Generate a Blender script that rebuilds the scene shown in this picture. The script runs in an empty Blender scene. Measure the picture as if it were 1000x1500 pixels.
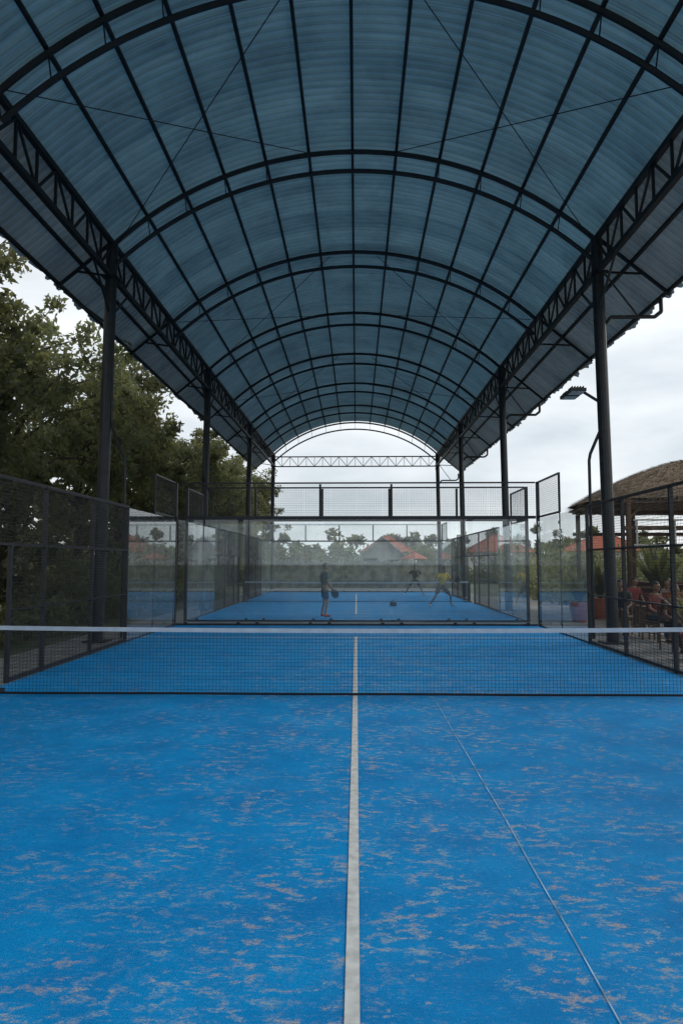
import bpy, math, random
import numpy as np
from mathutils import Vector, Matrix, Quaternion
random.seed(7); rng=np.random.default_rng(11)
S=bpy.context.scene
COL=S.collection
# ---------------------------------------------------------------- helpers
class MB:
    def __init__(s): s.v=[]; s.f=[]; s.m=[]
    def add(s,vs,fs,mi=0):
        b=len(s.v); s.v+= [tuple(v) for v in vs]
        for f in fs: s.f.append(tuple(b+i for i in f)); s.m.append(mi)
    def box(s,c,d,mi=0,rz=0.0):
        x,y,z=d[0]/2,d[1]/2,d[2]/2; ca,sa=math.cos(rz),math.sin(rz); vs=[]
        for sx,sy,sz in ((-1,-1,-1),(1,-1,-1),(1,1,-1),(-1,1,-1),(-1,-1,1),(1,-1,1),(1,1,1),(-1,1,1)):
            a,b=sx*x,sy*y; vs.append((c[0]+a*ca-b*sa,c[1]+a*sa+b*ca,c[2]+sz*z))
        s.add(vs,[(3,2,1,0),(4,5,6,7),(0,1,5,4),(1,2,6,5),(2,3,7,6),(3,0,4,7)],mi)
    def beam(s,p,q,r,n=6,mi=0,r2=None,caps=True):
        p=Vector(p); q=Vector(q); d=q-p
        if d.length<1e-6: return
        d.normalize(); u=d.cross(Vector((0,0,1)) if abs(d.z)<0.9 else Vector((0,1,0))).normalized(); w=d.cross(u)
        r2=r if r2 is None else r2; vs=[]; o=math.pi/4 if n==4 else 0
        for k in range(n):
            a=2*math.pi*k/n+o; vs.append(p+(u*math.cos(a)+w*math.sin(a))*r)
        for k in range(n):
            a=2*math.pi*k/n+o; vs.append(q+(u*math.cos(a)+w*math.sin(a))*r2)
        fs=[(k,(k+1)%n,n+(k+1)%n,n+k) for k in range(n)]
        if caps: fs+= [tuple(range(n-1,-1,-1)),tuple(range(n,2*n))]
        s.add(vs,fs,mi)
    def path(s,ps,r,n=6,mi=0):
        for a,b in zip(ps[:-1],ps[1:]): s.beam(a,b,r,n,mi)
    def obj(s,name,mats,parent=None,smooth=False):
        me=bpy.data.meshes.new(name); me.from_pydata(s.v,[],s.f); 
        for m in (mats if isinstance(mats,(list,tuple)) else [mats]): me.materials.append(m)
        if any(s.m): me.polygons.foreach_set('material_index',s.m)
        if smooth: me.polygons.foreach_set('use_smooth',[True]*len(s.f))
        me.update(); return mkobj(name,me,parent)
def mkobj(name,me,parent=None):
    o=bpy.data.objects.new(name,me); COL.objects.link(o)
    if parent: o.parent=parent
    return o
def empty(name,loc=(0,0,0),rz=0):
    e=bpy.data.objects.new(name,None); e.empty_display_size=.3; COL.objects.link(e); e.location=loc; e.rotation_euler=(0,0,rz); return e
def clone(e,name,loc,rz=0):
    n=empty(name,loc,rz)
    for c in list(e.children):
        k=c.copy(); COL.objects.link(k); k.parent=n
    return n
def mat(name,col,rough=.6,metal=0.0,var=0.0,vscale=3.0,bump=0.0,bscale=40.0,col2=None,stretch=(1,1,1)):
    m=bpy.data.materials.new(name); m.use_nodes=True; nt=m.node_tree; N=nt.nodes; L=nt.links
    b=N['Principled BSDF']; b.inputs['Roughness'].default_value=rough; b.inputs['Metallic'].default_value=metal
    b.inputs['Base Color'].default_value=(*col,1)
    tc=N.new('ShaderNodeTexCoord'); mp=N.new('ShaderNodeMapping'); mp.inputs['Scale'].default_value=stretch
    L.new(tc.outputs['Object'],mp.inputs['Vector'])
    if var>0 or col2:
        nz=N.new('ShaderNodeTexNoise'); nz.inputs['Scale'].default_value=vscale; nz.inputs['Detail'].default_value=6
        L.new(mp.outputs[0],nz.inputs['Vector'])
        r=N.new('ShaderNodeValToRGB'); r.color_ramp.elements[0].position=.35; r.color_ramp.elements[1].position=.65
        a=col if col2 else tuple(c*(1-var) for c in col); c=col2 if col2 else tuple(min(1,c*(1+var)) for c in col)
        r.color_ramp.elements[0].color=(*a,1); r.color_ramp.elements[1].color=(*c,1)
        L.new(nz.outputs['Fac'],r.inputs[0]); L.new(r.outputs[0],b.inputs['Base Color'])
    if bump>0:
        n2=N.new('ShaderNodeTexNoise'); n2.inputs['Scale'].default_value=bscale; n2.inputs['Detail'].default_value=4
        L.new(mp.outputs[0],n2.inputs['Vector']); bp=N.new('ShaderNodeBump'); bp.inputs['Strength'].default_value=bump; bp.inputs['Distance'].default_value=.02
        L.new(n2.outputs['Fac'],bp.inputs['Height']); L.new(bp.outputs[0],b.inputs['Normal'])
    return m
steel=mat('black_steel',(.018,.02,.023),.45,0,.35,6)
steel2=mat('dark_roof_steel',(.012,.015,.019),.6,0,.3,4)
wire=mat('fence_wire',(.025,.027,.03),.5,0,.2,4)
net_m=mat('net_cord',(.008,.012,.02),.8,0,.2,9)
white=mat('white_paint_line',(.70,.71,.69),.8,0,.16,14)
tape_m=mat('net_tape',(.62,.66,.72),.7,0,.08,7)
concrete=mat('concrete',(.22,.23,.23),.9,0,.25,2,.4,30)

# ---------------------------------------------------------------- world
w=bpy.data.worlds.new('World'); S.world=w; w.use_nodes=True
N=w.node_tree.nodes; L=w.node_tree.links; bg=N['Background']; bg.inputs['Strength'].default_value=.128
SUN_EL=math.radians(33); SUN_AZ=math.radians(68)
sky=N.new('ShaderNodeTexSky'); sky.sky_type='NISHITA'; sky.sun_disc=False; sky.sun_elevation=SUN_EL; sky.sun_rotation=SUN_AZ
tc=N.new('ShaderNodeTexCoord'); mp=N.new('ShaderNodeMapping'); mp.inputs['Scale'].default_value=(1,1,3.0)
L.new(tc.outputs['Generated'],mp.inputs['Vector'])
nz=N.new('ShaderNodeTexNoise'); nz.inputs['Scale'].default_value=2.6; nz.inputs['Detail'].default_value=6; nz.inputs['Roughness'].default_value=.52
L.new(mp.outputs[0],nz.inputs['Vector'])
rp=N.new('ShaderNodeValToRGB'); rp.color_ramp.elements[0].position=.36; rp.color_ramp.elements[1].position=.68
rp.color_ramp.elements[0].color=(5.1,5.7,6.2,1); rp.color_ramp.elements[1].color=(8.9,9.15,9.3,1)
L.new(nz.outputs['Fac'],rp.inputs[0])
mx=N.new('ShaderNodeMixRGB'); mx.inputs[0].default_value=.92
L.new(sky.outputs[0],mx.inputs[1]); L.new(rp.outputs[0],mx.inputs[2]); L.new(mx.outputs[0],bg.inputs['Color'])
sl=bpy.data.lights.new('sun','SUN'); sl.energy=1.4; sl.angle=math.radians(28); sl.color=(1,.95,.88)
so=bpy.data.objects.new('sun',sl); COL.objects.link(so)
sd=Vector((math.sin(SUN_AZ)*math.cos(SUN_EL),math.cos(SUN_AZ)*math.cos(SUN_EL),math.sin(SUN_EL)))
so.rotation_euler=sd.to_track_quat('Z','Y').to_euler(); so.location=(0,0,40)

# ---------------------------------------------------------------- ground
gm=mat('grass_and_dirt',(.05,.085,.025),.95,0,0,.5,.6,8,col2=(.16,.14,.10))
b=MB(); b.add([(-700,-500,-.12),(700,-500,-.12),(700,900,-.12),(-700,900,-.12)],[(0,1,2,3)]); b.obj('ground',gm)
b=MB(); b.box((0,20,-.055),(13,53,.11)); b.obj('concrete_slab',concrete)
pv=mat('pale_paving',(.30,.28,.25),.9,0,.2,1.2,.3,20)
b=MB(); b.box((12,19,-.07),(10.9,34,.08)); b.obj('paved_path',pv)

# ---------------------------------------------------------------- court carpet
def court_mat():
    m=bpy.data.materials.new('blue_court_turf'); m.use_nodes=True; nt=m.node_tree; N=nt.nodes; L=nt.links
    bs=N['Principled BSDF']; bs.inputs['Roughness'].default_value=.65; bs.inputs['Specular IOR Level'].default_value=.16
    tc=N.new('ShaderNodeTexCoord')
    def noise(sc,scale,det=6,ro=.55,off=(0,0,0),dist=0):
        mp=N.new('ShaderNodeMapping'); mp.inputs['Scale'].default_value=sc; mp.inputs['Location'].default_value=off
        L.new(tc.outputs['Object'],mp.inputs['Vector']); n=N.new('ShaderNodeTexNoise'); n.inputs['Scale'].default_value=scale; n.inputs['Detail'].default_value=det; n.inputs['Roughness'].default_value=ro; n.inputs['Distortion'].default_value=dist
        L.new(mp.outputs[0],n.inputs['Vector']); return n.outputs['Fac']
    def ramp(v,a,c,lo=0,hi=1):
        r=N.new('ShaderNodeMapRange'); r.inputs[1].default_value=a; r.inputs[2].default_value=c; r.inputs[3].default_value=lo; r.inputs[4].default_value=hi; L.new(v,r.inputs[0]); return r.outputs[0]
    def math_(op,a,c):
        r=N.new('ShaderNodeMath'); r.operation=op
        for i,v in enumerate((a,c)):
            if isinstance(v,(int,float)): r.inputs[i].default_value=v
            else: L.new(v,r.inputs[i])
        return r.outputs[0]
    sx=N.new('ShaderNodeSeparateXYZ'); L.new(tc.outputs['Object'],sx.inputs[0])
    ax=math_('ABSOLUTE',math_('SUBTRACT',sx.outputs[0],.7),0); wx=ramp(ax,0.4,2.8,1.0,.38)
    fine=ramp(noise((1,1.8,1),75,5,.75,(3,1,0)),.43,.57,.08,1)
    # scattered scuffs where the pile is worn down to the sand
    streak=ramp(noise((1,1.9,1),8.5,9,.73,dist=.2),.51,.59)
    patch=ramp(noise((1,1.1,1),1.7,6,.66,(2,5.3,0)),.43,.57)
    wear=math_('MULTIPLY',math_('MULTIPLY',math_('MULTIPLY',streak,patch),fine),wx)
    # small isolated bald spots
    spot=math_('MULTIPLY',ramp(noise((1,1.5,1),11,4,.6,(5,8,0)),.64,.70),math_('MULTIPLY',fine,wx))
    dust=math_('MULTIPLY',math_('MULTIPLY',ramp(noise((1,3.0,1),22,8,.8,(7,2,0)),.53,.72),ramp(noise((1,1,1),.8,5,.65,(1,1,0)),.42,.60,.05,.55)),wx)
    fac=math_('MINIMUM',math_('ADD',math_('ADD',math_('MULTIPLY',wear,1.35),dust),spot),.85)
    base=N.new('ShaderNodeMixRGB'); base.inputs[1].default_value=(.0,.25,.64,1); base.inputs[2].default_value=(.0,.35,.81,1)
    L.new(ramp(noise((1,1.3,1),1.3,9,.72,(9,0,0)),.35,.65),base.inputs[0])
    sc=N.new('ShaderNodeMixRGB'); sc.inputs[1].default_value=(.58,.47,.41,1); sc.inputs[2].default_value=(.46,.56,.60,1); L.new(ramp(noise((1,1,1),3,3),.4,.6),sc.inputs[0])
    mx=N.new('ShaderNodeMixRGB'); L.new(sc.outputs[0],mx.inputs[2]); L.new(base.outputs[0],mx.inputs[1]); L.new(fac,mx.inputs[0]); L.new(mx.outputs[0],bs.inputs['Base Color'])
    bp=N.new('ShaderNodeBump'); bp.inputs['Strength'].default_value=.6; bp.inputs['Distance'].default_value=.01
    L.new(noise((1,1,1),160,3),bp.inputs['Height']); L.new(bp.outputs[0],bs.inputs['Normal'])
    return m
turf=court_mat()
# ---------------------------------------------------------------- glass
def glass_mat():
    m=bpy.data.materials.new('toughened_glass'); m.use_nodes=True; nt=m.node_tree; N=nt.nodes; L=nt.links
    N.remove(N['Principled BSDF']); out=N['Material Output']
    tr=N.new('ShaderNodeBsdfTransparent'); tr.inputs[0].default_value=(.96,.99,.99,1)
    gl=N.new('ShaderNodeBsdfGlossy'); gl.inputs['Roughness'].default_value=.01; gl.inputs[0].default_value=(.95,.97,.98,1)
    df=N.new('ShaderNodeBsdfDiffuse'); df.inputs[0].default_value=(.78,.82,.84,1)
    lw=N.new('ShaderNodeLayerWeight'); lw.inputs[0].default_value=.5
    p=N.new('ShaderNodeMath'); p.operation='POWER'; p.inputs[1].default_value=3.2; L.new(lw.outputs['Facing'],p.inputs[0])
    q=N.new('ShaderNodeMath'); q.operation='MULTIPLY_ADD'; q.inputs[1].default_value=.85; q.inputs[2].default_value=.075; L.new(p.outputs[0],q.inputs[0])
    m1=N.new('ShaderNodeMixShader'); L.new(q.outputs[0],m1.inputs[0]); L.new(tr.outputs[0],m1.inputs[1]); L.new(gl.outputs[0],m1.inputs[2])
    tc=N.new('ShaderNodeTexCoord'); nz=N.new('ShaderNodeTexNoise'); nz.inputs['Scale'].default_value=1.5; nz.inputs['Detail'].default_value=7; L.new(tc.outputs['Object'],nz.inputs['Vector'])
    mr=N.new('ShaderNodeMapRange'); mr.inputs[1].default_value=.4; mr.inputs[2].default_value=.7; mr.inputs[3].default_value=.015; mr.inputs[4].default_value=.10; L.new(nz.outputs['Fac'],mr.inputs[0])
    m2=N.new('ShaderNodeMixShader'); L.new(mr.outputs[0],m2.inputs[0]); L.new(m1.outputs[0],m2.inputs[1]); L.new(df.outputs[0],m2.inputs[2]); L.new(m2.outputs[0],out.inputs[0])
    return m
glass=glass_mat()
CX=-.02
def wire_panel(b,fixed,val,a0,a1,z0,z1,step=.05,r=.0027):
    def P(a,z,o=0): return (val+o,a,z) if fixed=='x' else (a,val+o,z)
    n=int(round((a1-a0)/step)); 
    for i in range(1,n): b.beam(P(a0+i*(a1-a0)/n,z0),P(a0+i*(a1-a0)/n,z1),r,4,caps=False)
    n=int(round((z1-z0)/step))
    for i in range(1,n): b.beam(P(a0,z0+i*(z1-z0)/n,.004),P(a1,z0+i*(z1-z0)/n,.004),r*1.3,4,caps=False)
def build_court(yc):
    c=empty('padel_court_turf',(CX,yc,0))
    b=MB(); b.add([(-5.02,-10.02,.006),(5.02,-10.02,.006),(5.02,10.02,.006),(-5.02,10.02,.006)],[(0,1,2,3)]); b.obj('turf_carpet',turf,c)
    b=MB(); 
    def ln(x0,y0,x1,y1): b.add([(x0,y0,.012),(x1,y0,.012),(x1,y1,.012),(x0,y1,.012)],[(0,1,2,3)])
    ln(-.03,-7.15,.03,7.15)
    for s in (-1,1):
        ln(-5,s*6.95-.025,-.032,s*6.95+.025); ln(.032,s*6.95-.025,5,s*6.95+.025)
    b.obj('court_lines',white,c)
    b=MB(); pts=[(1.02+.006*math.sin(y*1.1)+.002*math.sin(y*4.1),y) for y in np.linspace(-9.9,-.35,60)]
    for (x0,y0),(x1,y1) in zip(pts[:-1],pts[1:]): b.add([(x0-.0035,y0,.011),(x0+.0035,y0,.011),(x1+.0035,y1,.011),(x1-.0035,y1,.011)],[(0,1,2,3)])
    b.obj('carpet_seam',mat('seam_sand',(.34,.52,.68),.9,0,.5,5),c)
    return c
def build_net(yc):
    e=empty('padel_net',(CX,yc,0)); b=MB()
    def top(x): return .88+.035*(abs(x)/5)**2
    n=212
    for i in range(n+1):
        x=-4.95+9.9*i/n; b.beam((x,0,.05),(x,0,top(x)-.03),.0019,4,caps=False)
    for k in range(19):
        f=k/18
        ps=[(x,.003*math.sin(x*3+k),.04+f*(top(x)-.09)) for x in np.linspace(-4.95,4.95,25)]
        for p,q in zip(ps[:-1],ps[1:]): b.beam(p,q,.0019,4,caps=False)
    b.obj('net_mesh',net_m,e)
    b=MB(); ps=[(x,.01*math.sin(x*2),.035) for x in np.linspace(-4.95,4.95,40)]; b.path(ps,.017,6); b.obj('bottom_cord',net_m,e)
    b=MB(); xs=np.linspace(-4.97,4.97,41)
    for x0,x1 in zip(xs[:-1],xs[1:]):
        z0,z1=top(x0),top(x1)
        b.add([(x0,-.008,z0-.055),(x1,-.008,z1-.055),(x1,-.008,z1),(x0,-.008,z0),(x0,.008,z0-.055),(x1,.008,z1-.055),(x1,.008,z1),(x0,.008,z0)],[(0,1,2,3),(7,6,5,4),(3,2,6,7),(4,5,1,0)])
    b.obj('top_tape',tape_m,e)
    b=MB()
    for s in (-1,1):
        b.beam((s*4.99,0,.006),(s*4.99,0,.95),.045,10); b.box((s*4.9,0,.03),(.3,.5,.05)); b.beam((s*4.99,0,.95),(s*4.99,0,.97),.052,10)
    b.obj('net_posts',steel,e); return e
def build_enclosure(yc):
    e=empty('padel_court_enclosure',(CX,yc,0))
    f=MB(); wr=MB(); g=MB(); al=MB()
    T=.06
    for s in (-1,1):
        X=s*5.04
        for y in (-6,-4,-2,2,4,6): f.box((X+s*.03,y,1.5),(T,T,3.0))
        for y in (-.9,.9): f.box((X+s*.03,y,1.015),(T,T,2.03)); 
        f.box((X+s*.03,0,2.985),(T-.006,12.06,.05)); f.box((X+s*.03,0,2.02),(T-.008,12,.04))
        for a in (-1,1):
            f.box((X+s*.03,a*3.45,.04),(T-.01,5.1,.05)); f.box((X+s*.03,a*3.45,1.05),(T-.02,5.1,.03))
            wire_panel(wr,'x',X-s*.01,min(a*.9,a*6),max(a*.9,a*6),.05,3.0)
        wire_panel(wr,'x',X-s*.01,-.9,.9,2.03,3.0)
        for a in (-1,1):
            for k in (6,8):
                y0,y1=a*(k+.015),a*(k+1.985)
                g.add([(X,y0,.03),(X,y1,.03),(X,y1,2.96),(X,y0,2.96)],[(0,1,2,3)])
            f.box((X+s*.03,a*8,.025),(.05,4,.03))
            for z in (.25,1.5,2.75):
                for yy in (6.0,8.0): al.box((X+s*.012,a*yy,z),(.02,.09,.07))
            f.box((X+s*.03,a*9,3.01),(T-.01,1.9,.05)); f.box((X+s*.03,a*9,3.98),(T-.01,1.9,.04)); f.box((X+s*.03,a*8.0,3.5),(.05,.05,1.0))
            f.box((X+s*.03,a*8.0,1.5),(.03,.014,3.0))
            wire_panel(wr,'x',X-s*.01,min(a*8,a*10),max(a*8,a*10),3.04,3.96,r=.002)
            f.box((X+s*.03,a*10.03,2.0),(.085,.085,4.0))
    for a in (-1,1):
        Y=a*10.03
        for k in range(5):
            x0=-5+2*k+.012; x1=x0+1.976
            g.add([(x0,Y,.05),(x1,Y,.05),(x1,Y,2.95),(x0,Y,2.95)],[(0,1,2,3)])
            for xx in (x0+.25,x1-.25): al.box((xx,Y-a*.02,.06),(.09,.03,.07))
        f.box((0,Y+a*.03,3.01),(10.02,.07,.08)); f.box((0,Y+a*.03,3.985),(10.02,.05,.04)); f.box((0,Y+a*.03,.03),(10.02,.05,.05))
        for x in (-3,-1,1,3): f.box((x,Y+a*.03,3.5),(.06,.05,.9))
        wire_panel(wr,'y',Y-a*.01,-5,5,3.05,3.97,r=.0017)
    f.obj('steel_frame',steel,e); wr.obj('wire_mesh',wire,e); g.obj('glass_panels',glass,e); al.obj('glass_clamps',steel,e)
    return e
c1=build_court(9.06); n1=build_net(9.06); e1=build_enclosure(9.06)
clone(c1,'padel_court_turf',(CX,30.4,0)); clone(n1,'padel_net',(CX,30.4,0)); clone(e1,'padel_court_enclosure',(CX,30.4,0))

# ---------------------------------------------------------------- barrel roof
def roof_mat(name,ca_,cb_,tcol,tf):
    m=bpy.data.materials.new(name); m.use_nodes=True; nt=m.node_tree; N=nt.nodes; L=nt.links
    bs=N['Principled BSDF']; bs.inputs['Roughness'].default_value=.35
    tc=N.new('ShaderNodeTexCoord'); mp=N.new('ShaderNodeMapping'); mp.inputs['Scale'].default_value=(.35,3.2,.35); L.new(tc.outputs['Object'],mp.inputs[0])
    nz=N.new('ShaderNodeTexNoise'); nz.inputs['Scale'].default_value=1.2; nz.inputs['Detail'].default_value=9; nz.inputs['Roughness'].default_value=.7; L.new(mp.outputs[0],nz.inputs['Vector'])
    sx=N.new('ShaderNodeSeparateXYZ'); L.new(tc.outputs['Object'],sx.inputs[0]); fl=N.new('ShaderNodeMath'); fl.operation='FLOOR'; L.new(sx.outputs[1],fl.inputs[0])
    wn=N.new('ShaderNodeTexWhiteNoise'); wn.noise_dimensions='1D'; L.new(fl.outputs[0],wn.inputs['W'])
    ad=N.new('ShaderNodeMath'); ad.operation='MULTIPLY_ADD'; ad.inputs[1].default_value=.24; L.new(wn.outputs['Value'],ad.inputs[0]); L.new(nz.outputs['Fac'],ad.inputs[2])
    r=N.new('ShaderNodeValToRGB'); r.color_ramp.elements[0].position=.42; r.color_ramp.elements[1].position=.80
    r.color_ramp.elements[0].color=(*ca_,1); r.color_ramp.elements[1].color=(*cb_,1); L.new(ad.outputs[0],r.inputs[0])
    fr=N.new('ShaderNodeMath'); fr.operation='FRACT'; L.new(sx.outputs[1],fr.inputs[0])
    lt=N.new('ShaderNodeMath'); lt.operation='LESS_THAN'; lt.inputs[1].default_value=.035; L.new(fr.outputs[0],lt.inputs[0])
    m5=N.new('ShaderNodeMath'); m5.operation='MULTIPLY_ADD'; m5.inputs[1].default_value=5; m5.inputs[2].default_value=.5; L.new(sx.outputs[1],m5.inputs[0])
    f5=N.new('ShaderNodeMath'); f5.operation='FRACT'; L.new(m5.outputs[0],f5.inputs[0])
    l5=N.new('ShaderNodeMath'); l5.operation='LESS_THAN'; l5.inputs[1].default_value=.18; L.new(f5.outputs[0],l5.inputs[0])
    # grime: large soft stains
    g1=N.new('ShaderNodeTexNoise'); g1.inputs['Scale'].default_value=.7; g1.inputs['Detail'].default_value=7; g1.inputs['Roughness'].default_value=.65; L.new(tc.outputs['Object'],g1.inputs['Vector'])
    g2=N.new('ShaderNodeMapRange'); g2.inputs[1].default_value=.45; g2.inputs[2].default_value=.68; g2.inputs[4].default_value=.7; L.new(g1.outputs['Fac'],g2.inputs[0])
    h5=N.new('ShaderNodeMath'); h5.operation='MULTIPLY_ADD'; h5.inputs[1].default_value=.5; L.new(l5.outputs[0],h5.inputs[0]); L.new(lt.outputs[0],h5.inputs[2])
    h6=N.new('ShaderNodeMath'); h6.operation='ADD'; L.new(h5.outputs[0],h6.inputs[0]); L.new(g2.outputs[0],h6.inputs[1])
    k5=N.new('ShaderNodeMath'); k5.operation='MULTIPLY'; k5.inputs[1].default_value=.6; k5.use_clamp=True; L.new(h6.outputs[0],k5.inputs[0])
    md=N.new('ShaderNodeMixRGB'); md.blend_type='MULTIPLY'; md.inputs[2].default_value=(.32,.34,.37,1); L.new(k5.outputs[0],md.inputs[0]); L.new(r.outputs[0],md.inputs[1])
    L.new(md.outputs[0],bs.inputs['Base Color'])
    tl=N.new('ShaderNodeBsdfTranslucent'); 
    mm=N.new('ShaderNodeMixRGB'); mm.blend_type='MULTIPLY'; mm.inputs[0].default_value=1; L.new(md.outputs[0],mm.inputs[1]); mm.inputs[2].default_value=(*tcol,1); L.new(mm.outputs[0],tl.inputs[0])
    mx=N.new('ShaderNodeMixShader'); mx.inputs[0].default_value=tf; L.new(bs.outputs[0],mx.inputs[1]); L.new(tl.outputs[0],mx.inputs[2]); L.new(mx.outputs[0],N['Material Output'].inputs[0])
    return m
RX=-.08; HW=5.5; Zs=9.05; RISE=2.16; R=(HW*HW+RISE*RISE)/(2*RISE); Zc=Zs+RISE-R; A0=math.asin(HW/R)
def arc(t,dr=0.0):
    a=t*A0; return (RX+math.sin(a)*(R+dr),Zc+math.cos(a)*(R+dr))
Y0,Y1=-1.5,46.1
canopy=empty('barrel_vault_canopy')
prof=[]
tx,tz=math.cos(math.radians(40)),-math.sin(math.radians(40))
xl,zl=arc(-1,.16); xr,zr=arc(1,.16)
for d in (1.62,1.1,.55): prof.append((xl-tx*d,zl+tz*d))
for t in np.linspace(-1,1,33): prof.append(arc(t,.16))
for d in (.6,1.2,1.75,2.1): prof.append((xr+tx*d,zr+tz*d))
P=np.array(prof); T_=np.gradient(P,axis=0); T_/=np.linalg.norm(T_,axis=1)[:,None]; Nn=np.stack([-T_[:,1],T_[:,0]],1); Nn[Nn[:,1]<0]*=-1
ys=[];off=[]
p=.2; n=int((Y1-Y0)/p)
for i in range(n):
    y=Y0+i*p; ys+=[y,y+.07,y+.09,y+.18]; off+=[0,.0,.045,.045]
ys=np.array(ys);off=np.array(off)
V=np.zeros((len(ys),len(P),3)); jit=rng.normal(0,.012,(n,)) ; je=np.repeat(jit,4)
for j in range(len(P)):
    V[:,j,0]=P[j,0]+Nn[j,0]*off; V[:,j,1]=ys; V[:,j,2]=P[j,1]+Nn[j,1]*off
for j,sg in ((0,-1),(len(P)-1,1)):
    V[:,j,0]+=sg*tx*je*3; V[:,j,2]+=tz*je*3
nj=len(P); b=MB(); b.v=[tuple(v) for v in V.reshape(-1,3)]
b.f=[(i*nj+j,i*nj+j+1,(i+1)*nj+j+1,(i+1)*nj+j) for i in range(len(ys)-1) for j in range(nj-1)]; b.m=[(1 if (j<3 or j>=nj-5) else 0) for i in range(len(ys)-1) for j in range(nj-1)]
b.obj('corrugated_roof_sheet',[roof_mat('blue_corrugated_sheet',(.27,.37,.41),(.46,.56,.58),(.42,.66,.80),.145),roof_mat('grey_eave_sheet',(.30,.33,.34),(.46,.48,.48),(.6,.7,.75),.10)],canopy)
b=MB()
for k in range(-6,7):
    x,z=arc(k/6*.995,.10); b.beam((x,Y0,z),(x,Y1,z),.045,4)
for d in (.8,1.5): b.beam((xl-tx*d,Y0,zl+tz*d-.06),(xl-tx*d,Y1,zl+tz*d-.06),.05,4)
for d in (.9,1.95): b.beam((xr+tx*d,Y0,zr+tz*d-.06),(xr+tx*d,Y1,zr+tz*d-.06),.05,4)
b.obj('purlins',steel2,canopy)
arch_y=[15.1+5.1*i for i in range(-3,7)]
b=MB()
for y in arch_y:
    b.path([(arc(t)[0],y,arc(t)[1]) for t in np.linspace(-1,1,37)],.055,6)
    low=lambda t:(RX+math.sin(t*A0)*(R-.1),y+.02,Zc+math.cos(t*A0)*R-.45)
    b.path([low(t) for t in np.linspace(-1,1,37)],.05,6)
    for t in np.linspace(-1,1,13): 
        q=arc(t); b.beam((q[0],y,q[1]),low(t),.014,4)
    for s,ex,sh in ((-1,xl,1.55),(1,xr,2.0)):
        b.beam((ex,y,zl-.12),(ex+s*tx*sh,y,zl+tz*sh-.12),.045,4)
        b.beam((RX+s*HW,y,Zs-.75),(ex+s*tx*sh*.62,y,zl+tz*sh*.62-.12),.03,4)
b.obj('arch_ribs',steel2,canopy)
b=MB()
for y0,y1 in ((10.0,15.1),(.2,4.8),(20.3,25.3),(30.5,35.5)):
    for s in (-1,1):
        f0=arc(s*.98,-.05); f1=arc(s*.12,-.05)
        b.beam((f0[0],y1,f0[1]),(f1[0],y0,f1[1]),.010,5); b.beam((f0[0],y0,f0[1]),(f1[0],y1,f1[1]),.010,5)
b.obj('bracing_cables',steel2,canopy)
b=MB()
for s in (-1,1):
    X=RX+s*HW; zt=Zs; zb=Zs-.78
    b.beam((X,Y0,zt),(X,Y1-.3,zt),.075,4); b.beam((X,Y0,zb),(X,Y1-.3,zb),.075,4)
    y=Y0+.1; k=0; st=.75
    while y<Y1-1:
        b.beam((X,y,zb),(X,y,zt),.032,4)
        b.beam((X,y,zb if k%2 else zt),(X,y+st,zt if k%2 else zb),.03,4); y+=st;k+=1
yy=45.7; 
for z in (8.88,8.22): b.beam((RX-HW,yy,z),(RX+HW,yy,z),.05,4)
m=20
for i in range(m):
    x0=RX-HW+11*i/m; x1=x0+11/m; b.beam((x0,yy,8.22 if i%2 else 8.88),(x1,yy,8.88 if i%2 else 8.22),.024,4); b.beam((x0,yy,8.22),(x0,yy,8.88),.02,4)
b.obj('lattice_trusses',steel2,canopy)
b=MB()
for y in (4.9,15.1,25.3,35.5,45.7):
    for s in (-1,1):
        X=RX+s*5.52; b.beam((X+s*.12,y,0),(X,y,Zs-.0),.13,14); b.box((X+s*.12,y,.02),(.5,.5,.03))
        b.box((X,y,Zs-.8),(.36,.36,.04)); 
        for q in (-1,1): b.beam((X,y,Zs-1.7),(X,y+q*1.1,Zs-.8),.03,4)
        if s==1:
            z=7.25; b.path([(X+.1,y,z-.25),(X+.28,y,z),(X+1.25,y,z),(X+1.4,y,z+.12),(X+1.4,y,z+.45)],.045,8)
            b.beam((X+.9,y,z),(X+.1,y,z+1.1),.02,6)
        else:
            b.beam((X-.1,y,7.2),(X-1.1,y,7.95),.03,6)
b.obj('steel_columns',steel,canopy,smooth=False)
# ---------------------------------------------------------------- floodlights
lampg=mat('led_lens',(.6,.62,.62),.25)
def flood(x,y,s):
    e=empty('floodlight',(x,y,0)); b=MB()
    pts=[(0,0,2.4),(0,0,4.0),(s*.03,0,4.15),(s*.34,0,4.85),(s*.38,0,5.05),(s*.36,0,5.25),(s*-.18,0,5.6)]
    b.path(pts,.035,8)
    b.beam((0,0,0.1),(0,0,2.4),.035,8)
    for yy in (-.22,.22):
        b.beam((s*-.18,0,5.6),(s*-.28,yy,5.52),.02,6)
        b.box((s*-.32,yy,5.50),(.34,.36,.07))
        for k in range(5): b.box((s*-.32+(-.12+.06*k),yy,5.56),(.012,.3,.05))
    b.obj('pole_and_housing',steel,e)
    b=MB()
    for yy in (-.22,.22): b.box((s*-.32,yy,5.46),(.28,.30,.012))
    b.obj('lens',lampg,e)
flood(CX+5.16,15.08,1)
for y in (9.06+6.02,30.4-6.02):
    e=empty('cable_conduit',(CX-5.16,y,0)); b=MB(); b.path([(0,0,.1),(0,0,3.95),(-.03,0,4.1),(-.3,0,4.75),(-.34,0,4.95),(-.34,0,6.3)],.032,8)
    for z in (5.2,6.1): b.box((-.38,0,z),(.12,.05,.04))
    b.obj('conduit_pipe',steel,e)

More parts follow.
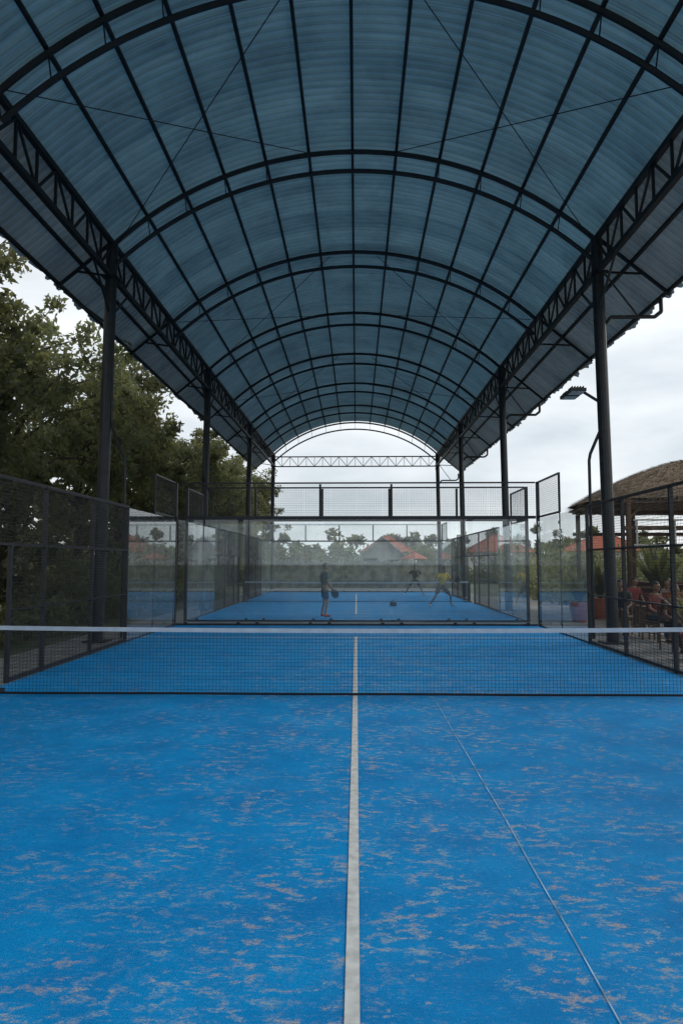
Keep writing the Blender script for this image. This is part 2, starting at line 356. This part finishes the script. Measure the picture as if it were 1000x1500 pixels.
# ---------------------------------------------------------------- vegetation
def leaf_mat(name,c0,c1,tr):
    m=bpy.data.materials.new(name); m.use_nodes=True; nt=m.node_tree; N=nt.nodes; L=nt.links
    bs=N['Principled BSDF']; bs.inputs['Roughness'].default_value=.6
    tc=N.new('ShaderNodeTexCoord'); nz=N.new('ShaderNodeTexNoise'); nz.inputs['Scale'].default_value=.8; nz.inputs['Detail'].default_value=8; nz.inputs['Roughness'].default_value=.7
    L.new(tc.outputs['Object'],nz.inputs['Vector']); r=N.new('ShaderNodeValToRGB'); r.color_ramp.elements[0].position=.36; r.color_ramp.elements[1].position=.66
    r.color_ramp.elements[0].color=(*c0,1); r.color_ramp.elements[1].color=(*c1,1); L.new(nz.outputs['Fac'],r.inputs[0]); L.new(r.outputs[0],bs.inputs['Base Color'])
    t=N.new('ShaderNodeBsdfTranslucent'); t.inputs[0].default_value=(*tr,1); mx=N.new('ShaderNodeMixShader'); mx.inputs[0].default_value=.38
    L.new(bs.outputs[0],mx.inputs[1]); L.new(t.outputs[0],mx.inputs[2]); L.new(mx.outputs[0],N['Material Output'].inputs[0]); return m
leafA=leaf_mat('foliage_dark',(.035,.045,.022),(.12,.12,.055),(.26,.26,.09))
leafB=leaf_mat('foliage_light',(.055,.07,.035),(.17,.18,.09),(.34,.35,.13))
bark=mat('bark',(.09,.07,.05),.95,0,.4,5,.8,20)
def leaves_mesh(name,cents,rad,per,size,m,flat=.8):
    C=np.repeat(np.array(cents),per,0); Rr=np.repeat(np.array(rad),per)
    n=len(C); d=rng.normal(0,1,(n,3)); d/=np.linalg.norm(d,axis=1)[:,None]; rr=rng.random(n)**.55
    pos=C+d*(Rr*rr)[:,None]*np.array([1,1,flat])
    u=rng.normal(0,1,(n,3)); u/=np.linalg.norm(u,axis=1)[:,None]; v=np.cross(u,rng.normal(0,1,(n,3))); v/=np.linalg.norm(v,axis=1)[:,None]
    s=(size*(.6+.8*rng.random(n)))[:,None]
    q=np.stack([pos-u*s,pos+v*s*.42,pos+u*s,pos-v*s*.42],1).reshape(-1,3)
    me=bpy.data.meshes.new(name); me.vertices.add(4*n); me.vertices.foreach_set('co',q.ravel()); me.loops.add(4*n); me.loops.foreach_set('vertex_index',np.arange(4*n))
    me.polygons.add(n); me.polygons.foreach_set('loop_start',np.arange(n)*4); me.polygons.foreach_set('loop_total',np.full(n,4)); me.materials.append(m); me.update(calc_edges=True); me.validate(); return me
def tree_proto(seed,H,Rc,m,per=100,size=.11,name='broadleaf_tree'):
    rd=random.Random(seed); e=empty(name); b=MB(); cents=[];rad=[]
    pts=[Vector((0,0,-.12))]; k=6
    for i in range(k): pts.append(pts[-1]+Vector((rd.uniform(-.25,.25),rd.uniform(-.25,.25),H*.72/k)))
    for i in range(k): b.beam(pts[i],pts[i+1],.24*(1-i/k*.75),8,r2=.24*(1-(i+1)/k*.75))
    for i in range(32):
        f=rd.uniform(.14,1); idx=f*k; a=pts[min(int(idx),k-1)].lerp(pts[min(int(idx)+1,k)],idx%1)
        an=rd.uniform(0,2*math.pi); ln=Rc*rd.uniform(.55,1.0)*(1.0 if f<.7 else .75); up=rd.uniform(.05,.55)+f*.5
        q=a+Vector((math.cos(an)*ln,math.sin(an)*ln,ln*up)); mid=a.lerp(q,.5)+Vector((0,0,.15*ln))
        r=.085*(1.2-f*.6); b.beam(a,mid,r,6,r2=r*.6); b.beam(mid,q,r*.6,5,r2=r*.15)
        for j in range(6):
            t=rd.uniform(.35,1.05); c=(a.lerp(mid,t*2) if t<.5 else mid.lerp(q,t*2-1)); dd=Vector((rd.gauss(0,.55),rd.gauss(0,.55),rd.gauss(.1,.5)))
            b.beam(c,c+dd,.018,4,r2=.006); cents.append(tuple(c+dd)); rad.append(rd.uniform(.30,.66))
    b.obj('trunk_and_limbs',bark,e); mkobj('crown_foliage',leaves_mesh('crown',cents,rad,per,size,m),e)
    return e
protos=[tree_proto(1,11.0,3.4,leafA),tree_proto(2,11.8,3.4,leafB),tree_proto(3,10.8,3.3,leafB)]
protos[0].location=(-10.8,16.5,0); protos[1].location=(-11.2,20.5,0); protos[2].location=(-10.1,25.0,0)
for i,(x,y,k,rz) in enumerate([(-11.6,11.5,1,2),(-12,6,0,1),(-10.2,29,0,2.1),(-9.9,33.5,2,4),(-10.3,38,0,3.3),(-10.0,43,2,1.2),(-10.4,48,1,.3),(-10.2,54,2,5),(-10.4,61,0,3),(-14.5,35,1,1),(-10.5,69,0,2.5)]):
    t=clone(protos[k],'broadleaf_tree',(x,y,0),rz); s=random.Random(i).uniform(.93,1.04); t.scale=(s,s,s)
def shrubs(name,boxes,dens,per,size,m):
    c=[];r=[]
    for (x0,x1,y0,y1,h) in boxes:
        n=int((x1-x0)*(y1-y0)*dens)
        for i in range(n):
            x=random.uniform(x0,x1);y=random.uniform(y0,y1); hh=h*(.55+.45*math.sin(x*.7+y*.45)*math.sin(y*.21+1.3)); z=random.uniform(.0,max(.3,hh)); c.append((x,y,z)); r.append(random.uniform(.35,.75)*(1 if size<.2 else 2.0))
    return mkobj(name,leaves_mesh(name,c,r,per,size,m))
shrubs('shrubs',[(-9.8,-7.6,7,40,2.6)],5,60,.11,leafB)
shrubs('undergrowth',[(-14,-10.5,4,60,4.2)],2.0,55,.18,leafA)
shrubs('distant_bushes',[(-26,-3,54,60,4.0),(-4,30,60,66,3.6),(12,24,44,56,2.4),(-7,8,51,53,1.6)],1.2,55,.22,leafB)
shrubs('distant_treeline',[(-70,80,105,122,7.5)],.32,60,.6,leafA)
shrubs('flowering_shrubs',[(8.5,13,29,40,1.6)],3.0,60,.11,leafB)
# ---------------------------------------------------------------- houses
tile=mat('terracotta_tiles',(.32,.075,.04),.85,0,0,3,.6,20,col2=(.45,.14,.07),stretch=(1,1,4))
rend=mat('rendered_wall',(.58,.57,.53),.9,0,.12,1.5,.2,20); dark=mat('dark_window',(.03,.035,.04),.15); wood=mat('weathered_wood',(.14,.085,.05),.8,0,.35,4,.4,30,stretch=(1,1,.2))
def house(x,y,w,d,h,rh,gable=False,rz=0,roof=tile):
    e=empty('tiled_house',(x,y,-.12),rz); b=MB(); b.box((0,0,h/2),(w,d,h)); 
    if gable: b.add([(-w/2,-d/2,h),(w/2,-d/2,h),(0,-d/2,h+rh),(-w/2,d/2,h),(w/2,d/2,h),(0,d/2,h+rh)],[(0,1,2),(5,4,3)])
    b.obj('walls',rend,e); b=MB(); o=.5
    if gable:
        for s in (-1,1):
            zz=rh/(w/2)*o
            b.add([(s*(w/2+o),-d/2-o,h-zz+.05),(0,-d/2-o,h+rh+.05),(0,d/2+o,h+rh+.05),(s*(w/2+o),d/2+o,h-zz+.05),(s*(w/2+o),-d/2-o,h-zz+.17),(0,-d/2-o,h+rh+.17),(0,d/2+o,h+rh+.17),(s*(w/2+o),d/2+o,h-zz+.17)],[(0,1,2,3),(4,5,6,7),(0,1,5,4),(3,2,6,7),(0,3,7,4)])
    else:
        a,c=w/2+o,d/2+o; rl=max(0.3,w/2-d/2)
        b.add([(-a,-c,h),(a,-c,h),(a,c,h),(-a,c,h),(-rl,0,h+rh),(rl,0,h+rh)],[(0,1,5,4),(1,2,5),(2,3,4,5),(3,0,4),(3,2,1,0)])
        b.beam((-rl,0,h+rh),(rl,0,h+rh),.12,6)
        for cx,cy,q in ((-a,-c,-rl),(-a,c,-rl),(a,-c,rl),(a,c,rl)): b.beam((cx,cy,h),(q,0,h+rh),.1,6)
    b.obj('roof',roof,e); b=MB(); nw=max(2,int(w/2.2))
    for i in range(nw):
        xx=-w/2+w*(i+.5)/nw
        if i==nw//2: b.box((xx,-d/2-.01,1.05),(.95,.06,2.1))
        else: b.box((xx,-d/2-.01,1.6),(1.1,.06,1.2))
    b.obj('windows_and_door',dark,e); return e
house(-17,72,7,6,3.0,2.0); house(3.4,78,5,5,3.0,1.8); house(15.5,76,5,5,3.0,1.9,rz=.2); house(30,84,8,7,3.2,2.2)
house(2.0,56,3.6,4,2.3,1.5,gable=True,roof=mat('grey_metal_roof',(.45,.47,.48),.5,0,.1,2))
b=MB(); 
for i in range(150):
    x=-7.5+i*.1; b.beam((x,50+random.uniform(-.02,.02),-.12),(x,50,1.85+random.uniform(-.12,.1)),.045,6)
for z in (.5,1.5): b.beam((-7.6,49.93,z),(7.5,49.93,z),.03,6)
bf=b.obj('bamboo_fence',mat('grey_bamboo',(.42,.40,.36),.85,0,.4,2,.3,20))
b=MB()
for k in range(8):
    a0=2*math.pi*k/8;a1=2*math.pi*(k+1)/8; b.add([(0,0,2.6),(1.0*math.cos(a0),1.0*math.sin(a0),2.1),(1.0*math.cos(a1),1.0*math.sin(a1),2.1)],[(0,1,2)])
um=empty('garden_umbrella',(4.0,47.6,-.1)); b.obj('canopy',mat('orange_canvas',(.5,.12,.06),.8,0,.1,3),um); b=MB(); b.beam((0,0,0),(0,0,2.7),.03,8); b.obj('pole',wood,um)

# ---------------------------------------------------------------- thatched gazebo
thatch=mat('thatch',(.14,.095,.06),.95,0,0,5,.6,40,col2=(.34,.26,.18),stretch=(3,3,1))
gz=empty('thatched_gazebo',(11.9,24.5,-.05))
ax_,ay_,z0_,z1_=4.1,3.3,3.85,5.45
def gh(x,y):
    t=(abs(x/ax_)**2.6+abs(y/ay_)**2.6)**(1/2.6); return t,z0_+(z1_-z0_)*(1-min(t,1.2)**1.5)
b=MB(); na,nr=48,12; vs=[]
for i in range(nr+1):
    for j in range(na):
        a=2*math.pi*j/na; ca,sa=math.cos(a),math.sin(a); k=(abs(ca/ax_)**2.6+abs(sa/ay_)**2.6)**(-1/2.6); t=i/nr
        x,y=ca*k*t,sa*k*t; vs.append((x,y,gh(x,y)[1]+random.uniform(-.03,.03)))
fs=[(i*na+j,i*na+(j+1)%na,(i+1)*na+(j+1)%na,(i+1)*na+j) for i in range(nr) for j in range(na)]
b.add(vs,fs); b.add([(x,y,z-.16) for x,y,z in vs],[tuple(reversed(f)) for f in fs])
for q in range(14000):
    a=random.uniform(0,2*math.pi); ca,sa=math.cos(a),math.sin(a); k=(abs(ca/ax_)**2.6+abs(sa/ay_)**2.6)**(-1/2.6); t=math.sqrt(random.random())
    x,y=ca*k*t,sa*k*t; d=.12/max(k,.1)*random.uniform(.7,2.2); x2,y2=ca*k*(t+d),sa*k*(t+d); z=gh(x,y)[1]; zz=gh(x2,y2)[1]
    if t+d>1: zz-=random.uniform(0,.22)
    wv=.014; b.add([(x-sa*wv,y+ca*wv,z+.02),(x+sa*wv,y-ca*wv,z+.02),(x2+random.uniform(-.03,.03),y2,zz+random.uniform(.03,.09))],[(0,1,2)])
b.obj('thatch_roof',thatch,gz)
b=MB()
for sx in (-1,-.33,.33,1):
    for sy in (-1,1): b.beam((sx*3.2,sy*2.5,0),(sx*3.2,sy*2.5,3.9),.09,8)
for sy in (-1,1):
    for z in (3.75,2.9): b.beam((-3.4,sy*2.5,z),(3.4,sy*2.5,z),.07,8)
    b.beam((-3.3,sy*2.5,1.0),(3.3,sy*2.5,1.0),.04,8)
for sx in (-1,1): b.beam((sx*3.2,-2.6,3.7),(sx*3.2,2.6,3.7),.07,8)
for sx in (-1,-.33,.33,1):
    b.beam((sx*3.2,-2.5,3.2),(sx*3.2+.6*(1 if sx<0 else -1),-2.5,3.75),.04,6)
b.box((0,0,.12),(7,5.6,.24)); b.obj('timber_frame',wood,gz)
b=MB()
for z in (2.35,3.15): b.box((0,-2.62,z),(6.2,.05,.05))
for i in range(6): b.box((-3+1.2*i,-2.62,2.75),(.05,.05,.75))
b.box((1.2,-1.2,1.0),(2.4,.6,.06)); b.box((1.2,-1.2,.6),(2.2,.45,.8)); b.obj('white_counter_and_rails',rend,gz)
def brick_mat():
    m=bpy.data.materials.new('red_brick'); m.use_nodes=True; N=m.node_tree.nodes; L=m.node_tree.links; bs=N['Principled BSDF']; bs.inputs['Roughness'].default_value=.9
    tc=N.new('ShaderNodeTexCoord'); mp=N.new('ShaderNodeMapping'); mp.inputs['Rotation'].default_value=(math.radians(90),0,math.radians(90)); L.new(tc.outputs['Object'],mp.inputs[0])
    br=N.new('ShaderNodeTexBrick'); br.inputs['Scale'].default_value=4; br.inputs['Color1'].default_value=(.20,.07,.045,1); br.inputs['Color2'].default_value=(.13,.05,.035,1); br.inputs['Mortar'].default_value=(.22,.19,.17,1); br.inputs['Mortar Size'].default_value=.015
    L.new(mp.outputs[0],br.inputs['Vector']); L.new(br.outputs[0],bs.inputs['Base Color']); return m
b=MB(); b.box((10.2,21.5,.45),(.25,9,1.1)); b.box((10.2,21.5,1.03),(.33,9.1,.06)); b.obj('brick_wall',brick_mat())
def chair(x,y,rz):
    e=empty('wooden_chair',(x,y,-.03),rz); b=MB()
    for sx in (-.2,.2):
        b.beam((sx,-.2,0),(sx,-.2,.45),.022,6); b.beam((sx,.2,0),(sx,.24,.9),.022,6)
    b.box((0,0,.45),(.46,.46,.04))
    for z in (.62,.74,.86): b.box((0,.225,z),(.42,.02,.06))
    for sx in (-.2,.2): b.beam((sx,-.2,.2),(sx,.2,.2),.014,6)
    b.obj('chair_frame',wood,e); return e
def table(x,y):
    e=empty('wooden_table',(x,y,-.03)); b=MB(); b.box((0,0,.73),(.9,.7,.04))
    for sx in (-.38,.38):
        for sy in (-.28,.28): b.beam((sx,sy,0),(sx,sy,.72),.025,6)
    b.obj('table_frame',wood,e)
CH=[(6.75,15.7,.5),(6.55,17.2,-.6),(7.75,17.0,-.4),(7.25,18.9,.7),(8.45,18.8,-1.0),(6.35,13.9,.2),(8.0,20.0,.3),(6.9,14.7,-.5)]
for c in CH: chair(*c)
table(7.15,16.4); table(7.8,18.2)
def pot(x,y,sc=1):
    e=empty('potted_plant',(x,y,-.03)); b=MB(); b.beam((0,0,0),(0,0,.45*sc),.16*sc,14,r2=.23*sc); b.beam((0,0,.45*sc),(0,0,.5*sc),.25*sc,14); b.obj('pot',tile,e)
    b=MB()
    for i in range(46):
        a=random.uniform(0,6.28); l=random.uniform(.5,1.0)*sc; sp=random.uniform(.2,.8); pr=None
        for k in range(5):
            t=k/4; r=l*sp*t; z=.48*sc+l*(t*1.1-.55*sp*t*t); wv=.05*sc*math.sin(math.pi*min(.98,t*.8+.15))
            cur=[(r*math.cos(a)-wv*math.sin(a),r*math.sin(a)+wv*math.cos(a),z),(r*math.cos(a)+wv*math.sin(a),r*math.sin(a)-wv*math.cos(a),z)]
            if pr: b.add([pr[0],pr[1],cur[1],cur[0]],[(0,1,2,3)])
            pr=cur
    b.obj('fronds',leafA,e)
for x,y,s in ((6.1,12.6,1.0),(6.6,20.6,1.2),(9.1,20.9,1.7),(7.7,21.9,1.3)): pot(x,y,s)

# ---------------------------------------------------------------- people
def skinobj(name,verts,edges,radii,m,parent,roots=(0,),sub=1):
    me=bpy.data.meshes.new(name); me.from_pydata([tuple(v) for v in verts],edges,[]); me.materials.append(m); o=mkobj(name,me,parent)
    md=o.modifiers.new('Skin','SKIN'); md.use_smooth_shade=True
    dt=me.skin_vertices[0].data
    for i,r in enumerate(radii):
        rr=r if isinstance(r,tuple) else (r,r); dt[i].radius=rr; dt[i].use_root=(i in roots)
    s=o.modifiers.new('Sub','SUBSURF'); s.levels=sub; s.render_levels=sub; return o
lips=mat('lips',(.3,.1,.08),.6)
def person(name,loc,rz,J,skin,shirt,shorts,shoe,hairm,longp=False,racket=None,headrz=0):
    e=empty(name,loc,rz); V=Vector; J={k:V(v) for k,v in J.items()}
    names=['pel','spi','che','nec','hL','kL','aL','tL','hR','kR','aR','tR','sL','eL','wL','pL','sR','eR','wR','pR','hed']
    idx={n:i for i,n in enumerate(names)}; rad=dict(pel=.115,spi=.105,che=.12,nec=.052,hed=.05,h=.085,k=.052,a=.036,t=.032,s=.058,e=.038,w=.026,p=.03)
    E=[('pel','spi'),('spi','che'),('che','nec'),('nec','hed')]
    for s in 'LR': E+= [('pel','h'+s),('h'+s,'k'+s),('k'+s,'a'+s),('a'+s,'t'+s),('che','s'+s),('s'+s,'e'+s),('e'+s,'w'+s),('w'+s,'p'+s)]
    skinobj('body',[J[n] for n in names],[(idx[a],idx[c]) for a,c in E],[rad.get(n,rad.get(n[0])) for n in names],skin,e)
    nm=['pel0','spi','che','nec0','sL','mL','sR','mR']; K=dict(J); up=(J['spi']-J['pel']).normalized()
    K['pel0']=J['pel']-up*.02; K['nec0']=J['nec']-V((0,0,.05)); K['mL']=J['sL'].lerp(J['eL'],.72); K['mR']=J['sR'].lerp(J['eR'],.72)
    skinobj('shirt',[K[n] for n in nm],[(0,1),(1,2),(2,3),(2,4),(4,5),(2,6),(6,7)],[(.165,.135),(.15,.125),(.165,.135),.07,.082,.072,.082,.072],shirt,e)
    f=.97 if longp else .85
    nm=['w','pel','hL','nL','hR','nR']; K['w']=J['pel']+up*.08; K['nL']=J['hL'].lerp(J['kL'],f); K['nR']=J['hR'].lerp(J['kR'],f)
    vs=[K[n] for n in nm]; ed=[(0,1),(1,2),(2,3),(1,4),(4,5)]; rr=[(.15,.125),(.16,.13),.11,.085,.11,.085]
    if longp: vs+= [J['aL'],J['aR']]; ed+=[(3,6),(5,7)]; rr+=[.055,.055]
    skinobj('shorts',vs,ed,rr,shorts,e,roots=(1,))
    vs=[];ed=[];rr=[];rt=[]
    for s in 'LR':
        a,t=J['a'+s],J['t'+s]; d=(t-a); d.z=0; d.normalize(); i=len(vs); rt.append(i)
        vs+=[V((a.x,a.y,a.z-.02))-d*.04+V((0,0,-.02)),a.lerp(t,.5)+V((0,0,-.01)),t+d*.03]; ed+=[(i,i+1),(i+1,i+2)]; rr+=[.05,(.05,.045),.036]
    skinobj('shoes',vs,ed,rr,shoe,e,roots=rt)
    vs=[];ed=[];rr=[];rt=[]
    for s in 'LR':
        w_,p_=J['w'+s],J['p'+s]; d=(p_-w_).normalized(); sd=d.cross(V((0,1,0))); sd=sd.normalized() if sd.length>.1 else V((1,0,0)); n_=d.cross(sd)
        for k,ln in enumerate((.066,.078,.073,.058)):
            o=(k-1.5)*.02; i=len(vs); rt.append(i); p0=p_+sd*o
            vs+=[p0,p0+d*ln*.55+n_*.01,p0+d*ln*.9+n_*.035]; ed+=[(i,i+1),(i+1,i+2)]; rr+=[.0095,.009,.0075]
        i=len(vs); rt.append(i); p0=w_.lerp(p_,.55)-sd*.025; vs+=[p0,p0-sd*.03+d*.035,p0-sd*.035+d*.065+n_*.015]; ed+=[(i,i+1),(i+1,i+2)]; rr+=[.011,.010,.008]
    skinobj('fingers',vs,ed,rr,skin,e,roots=rt)
    hb=MB(); hc=J['hed']+V((0,0,.075)); ca,sa=math.cos(headrz),math.sin(headrz)
    def put(x,y,z): return (hc.x+x*ca-y*sa,hc.y+x*sa+y*ca,hc.z+z)
    def ell(c,r,mi,nu=16,nv=12,fn=None,cut=None):
        vs=[];fs=[]
        for i in range(nv+1):
            th=math.pi*i/nv
            for j in range(nu):
                ph=2*math.pi*j/nu; x,y,z=math.sin(th)*math.cos(ph),math.sin(th)*math.sin(ph),math.cos(th)
                if fn: x,y,z=fn(x,y,z)
                vs.append(put(c[0]+x*r[0],c[1]+y*r[1],c[2]+z*r[2]))
        for i in range(nv):
            for j in range(nu):
                if cut and cut(*[math.sin(math.pi*(i+.5)/nv)*math.cos(2*math.pi*(j+.5)/nu),math.sin(math.pi*(i+.5)/nv)*math.sin(2*math.pi*(j+.5)/nu),math.cos(math.pi*(i+.5)/nv)]): continue
                fs.append((i*nu+j,(i+1)*nu+j,(i+1)*nu+(j+1)%nu,i*nu+(j+1)%nu))
        hb.add(vs,fs,mi)
    jaw=lambda x,y,z:(x*(1-.28*max(0,-z)),y*(1-.12*max(0,-z))-.06*max(0,-z),z)
    ell((0,0,0),(.076,.096,.118),0,fn=jaw)
    ell((0,-.098,-.012),(.012,.016,.02),0,8,6); ell((0,-.092,.01),(.008,.01,.03),0,8,6)
    for s in (-1,1): ell((s*.077,.008,-.005),(.012,.02,.03),0,8,6); ell((s*.03,-.085,.012),(.012,.008,.007),2,8,6)
    ell((0,-.088,-.052),(.024,.008,.006),3,8,6)
    ell((0,.008,.016),(.085,.102,.118),1,fn=lambda x,y,z:(x,y,z),cut=lambda x,y,z:(y<-.1 and z<.5) or z<-.35)
    hb.obj('head',[skin,hairm,dark,lips],e,smooth=True)
    if racket:
        hnd=J['p'+racket[0]]; d=V(racket[1]).normalized(); nrm=V(racket[2]).normalized(); sd=d.cross(nrm).normalized(); nrm=sd.cross(d)
        b=MB(); b.beam(hnd-d*.06,hnd+d*.10,.017,8); b.beam(hnd+d*.08,hnd+d*.17+sd*.05,.012,6); b.beam(hnd+d*.08,hnd+d*.17-sd*.05,.012,6)
        c0=hnd+d*.29; n=20; vs=[]
        for o in (-.018,.018):
            for k in range(n): a=2*math.pi*k/n; vs.append(c0+d*(.145*math.cos(a))+sd*(.12*math.sin(a)*(1+.1*math.cos(a)))+nrm*o)
        b.add(vs,[tuple(range(n-1,-1,-1)),tuple(range(n,2*n))]+[(k,(k+1)%n,n+(k+1)%n,n+k) for k in range(n)]); b.obj('padel_racket',mat('racket_carbon',(.02,.02,.025),.4),e)
    return e
sk=mat('skin_tan',(.33,.19,.125),.55,0,.06,10); sk2=mat('skin_brown',(.26,.145,.095),.55,0,.06,10)
hair=mat('black_hair',(.012,.01,.009),.6,0,.3,60)
def cl(n,c): return mat(n,c,.85,0,.15,8)
stand=dict(pel=(0,0,.93),spi=(0,.01,1.12),che=(.01,0,1.33),nec=(.01,-.01,1.47),hed=(.01,-.03,1.53),
 hL=(-.10,0,.88),kL=(-.13,-.05,.49),aL=(-.15,.03,.10),tL=(-.17,-.13,.045),hR=(.10,0,.88),kR=(.12,-.03,.49),aR=(.13,.06,.10),tR=(.16,-.10,.045),
 sL=(-.19,0,1.38),eL=(-.26,-.02,1.11),wL=(-.28,-.17,.90),pL=(-.28,-.22,.84),sR=(.20,0,1.38),eR=(.27,.04,1.10),wR=(.22,-.18,1.0),pR=(.19,-.25,.97))
lunge=dict(pel=(0,0,.80),spi=(.02,-.02,.99),che=(.03,-.08,1.20),nec=(.03,-.13,1.34),hed=(.03,-.17,1.40),
 hL=(-.11,0,.76),kL=(-.32,-.10,.44),aL=(-.52,.02,.10),tL=(-.60,-.13,.045),hR=(.11,0,.76),kR=(.30,-.18,.44),aR=(.42,-.02,.10),tR=(.52,-.16,.045),
 sL=(-.17,-.08,1.26),eL=(-.36,-.16,1.08),wL=(-.50,-.36,1.06),pL=(-.55,-.43,1.06),sR=(.22,-.08,1.26),eR=(.36,-.12,1.03),wR=(.30,-.36,.96),pR=(.26,-.43,.95))
sit=dict(pel=(0,.05,.55),spi=(0,.07,.74),che=(0,.04,.95),nec=(0,.0,1.09),hed=(0,-.03,1.15),
 hL=(-.10,.02,.53),kL=(-.14,-.40,.53),aL=(-.14,-.38,.10),tL=(-.15,-.55,.045),hR=(.10,.02,.53),kR=(.14,-.40,.53),aR=(.15,-.34,.10),tR=(.17,-.51,.045),
 sL=(-.19,.04,1.0),eL=(-.24,-.04,.74),wL=(-.15,-.25,.64),pL=(-.12,-.33,.62),sR=(.19,.04,1.0),eR=(.24,-.04,.74),wR=(.15,-.25,.64),pR=(.12,-.33,.62))
G=.012
person('padel_player',(-1.02,21.9,G),math.radians(110),stand,sk2,cl('teal_shirt',(.02,.07,.10)),cl('navy_shorts',(.012,.02,.035)),cl('red_shoes',(.5,.06,.04)),hair,racket=('R',(0,-.5,-.8),(1,0,0)))
person('padel_player',(3.35,27.2,G),math.radians(25),lunge,sk2,cl('yellow_shirt',(.70,.48,.07)),cl('grey_shorts',(.10,.10,.11)),cl('white_shoes',(.6,.6,.6)),hair,racket=('R',(.2,-.9,.4),(1,.2,0)))
person('padel_player',(3.1,36.5,G),math.radians(-10),lunge,sk,cl('black_shirt',(.015,.015,.02)),cl('black_shorts',(.015,.015,.018)),cl('white_trainers',(.6,.6,.6)),hair,racket=('R',(-.2,-.7,.7),(1,.2,0)))
def seat(c,sh,st):
    person('seated_spectator',(c[0],c[1],-.03),c[2],sit,sk2,cl(sh[0],sh[1]),cl(st[0],st[1]),cl('sandals',(.05,.03,.02)),hair,longp=True)
seat(CH[0],('maroon_shirt',(.13,.025,.02)),('jeans',(.03,.045,.08)))
seat(CH[1],('dark_shirt',(.03,.03,.035)),('khaki_trousers',(.12,.09,.06)))
seat(CH[2],('rust_shirt',(.20,.055,.03)),('black_trousers',(.02,.02,.02)))
seat(CH[3],('navy_shirt',(.02,.03,.07)),('grey_trousers',(.06,.06,.06)))
seat(CH[4],('cream_shirt',(.40,.35,.29)),('denim_trousers',(.03,.04,.07)))
seat(CH[5],('brown_shirt',(.10,.045,.03)),('dark_trousers',(.02,.02,.025)))
seat(CH[6],('red_shirt',(.22,.035,.03)),('brown_trousers',(.05,.035,.025)))
e=empty('sports_bag',(1.45,27.3,G)); b=MB(); b.beam((-.13,0,.09),(.13,0,.09),.085,10); b.path([(-.08,0,.16),(-.05,0,.22),(.05,0,.22),(.08,0,.16)],.01,6); b.obj('bag_body',steel,e)

# ---------------------------------------------------------------- camera
cam=bpy.data.cameras.new('camera'); co=bpy.data.objects.new('camera',cam); COL.objects.link(co)
cam.sensor_fit='HORIZONTAL'; cam.sensor_width=24; cam.lens=24; cam.clip_end=2000; cam.clip_start=.05
co.location=(0,0,1.75); co.rotation_euler=(math.radians(90+4.23),0,math.radians(1.26))
S.camera=co
S.view_settings.view_transform='Standard'; S.view_settings.look='None'; S.view_settings.exposure=0
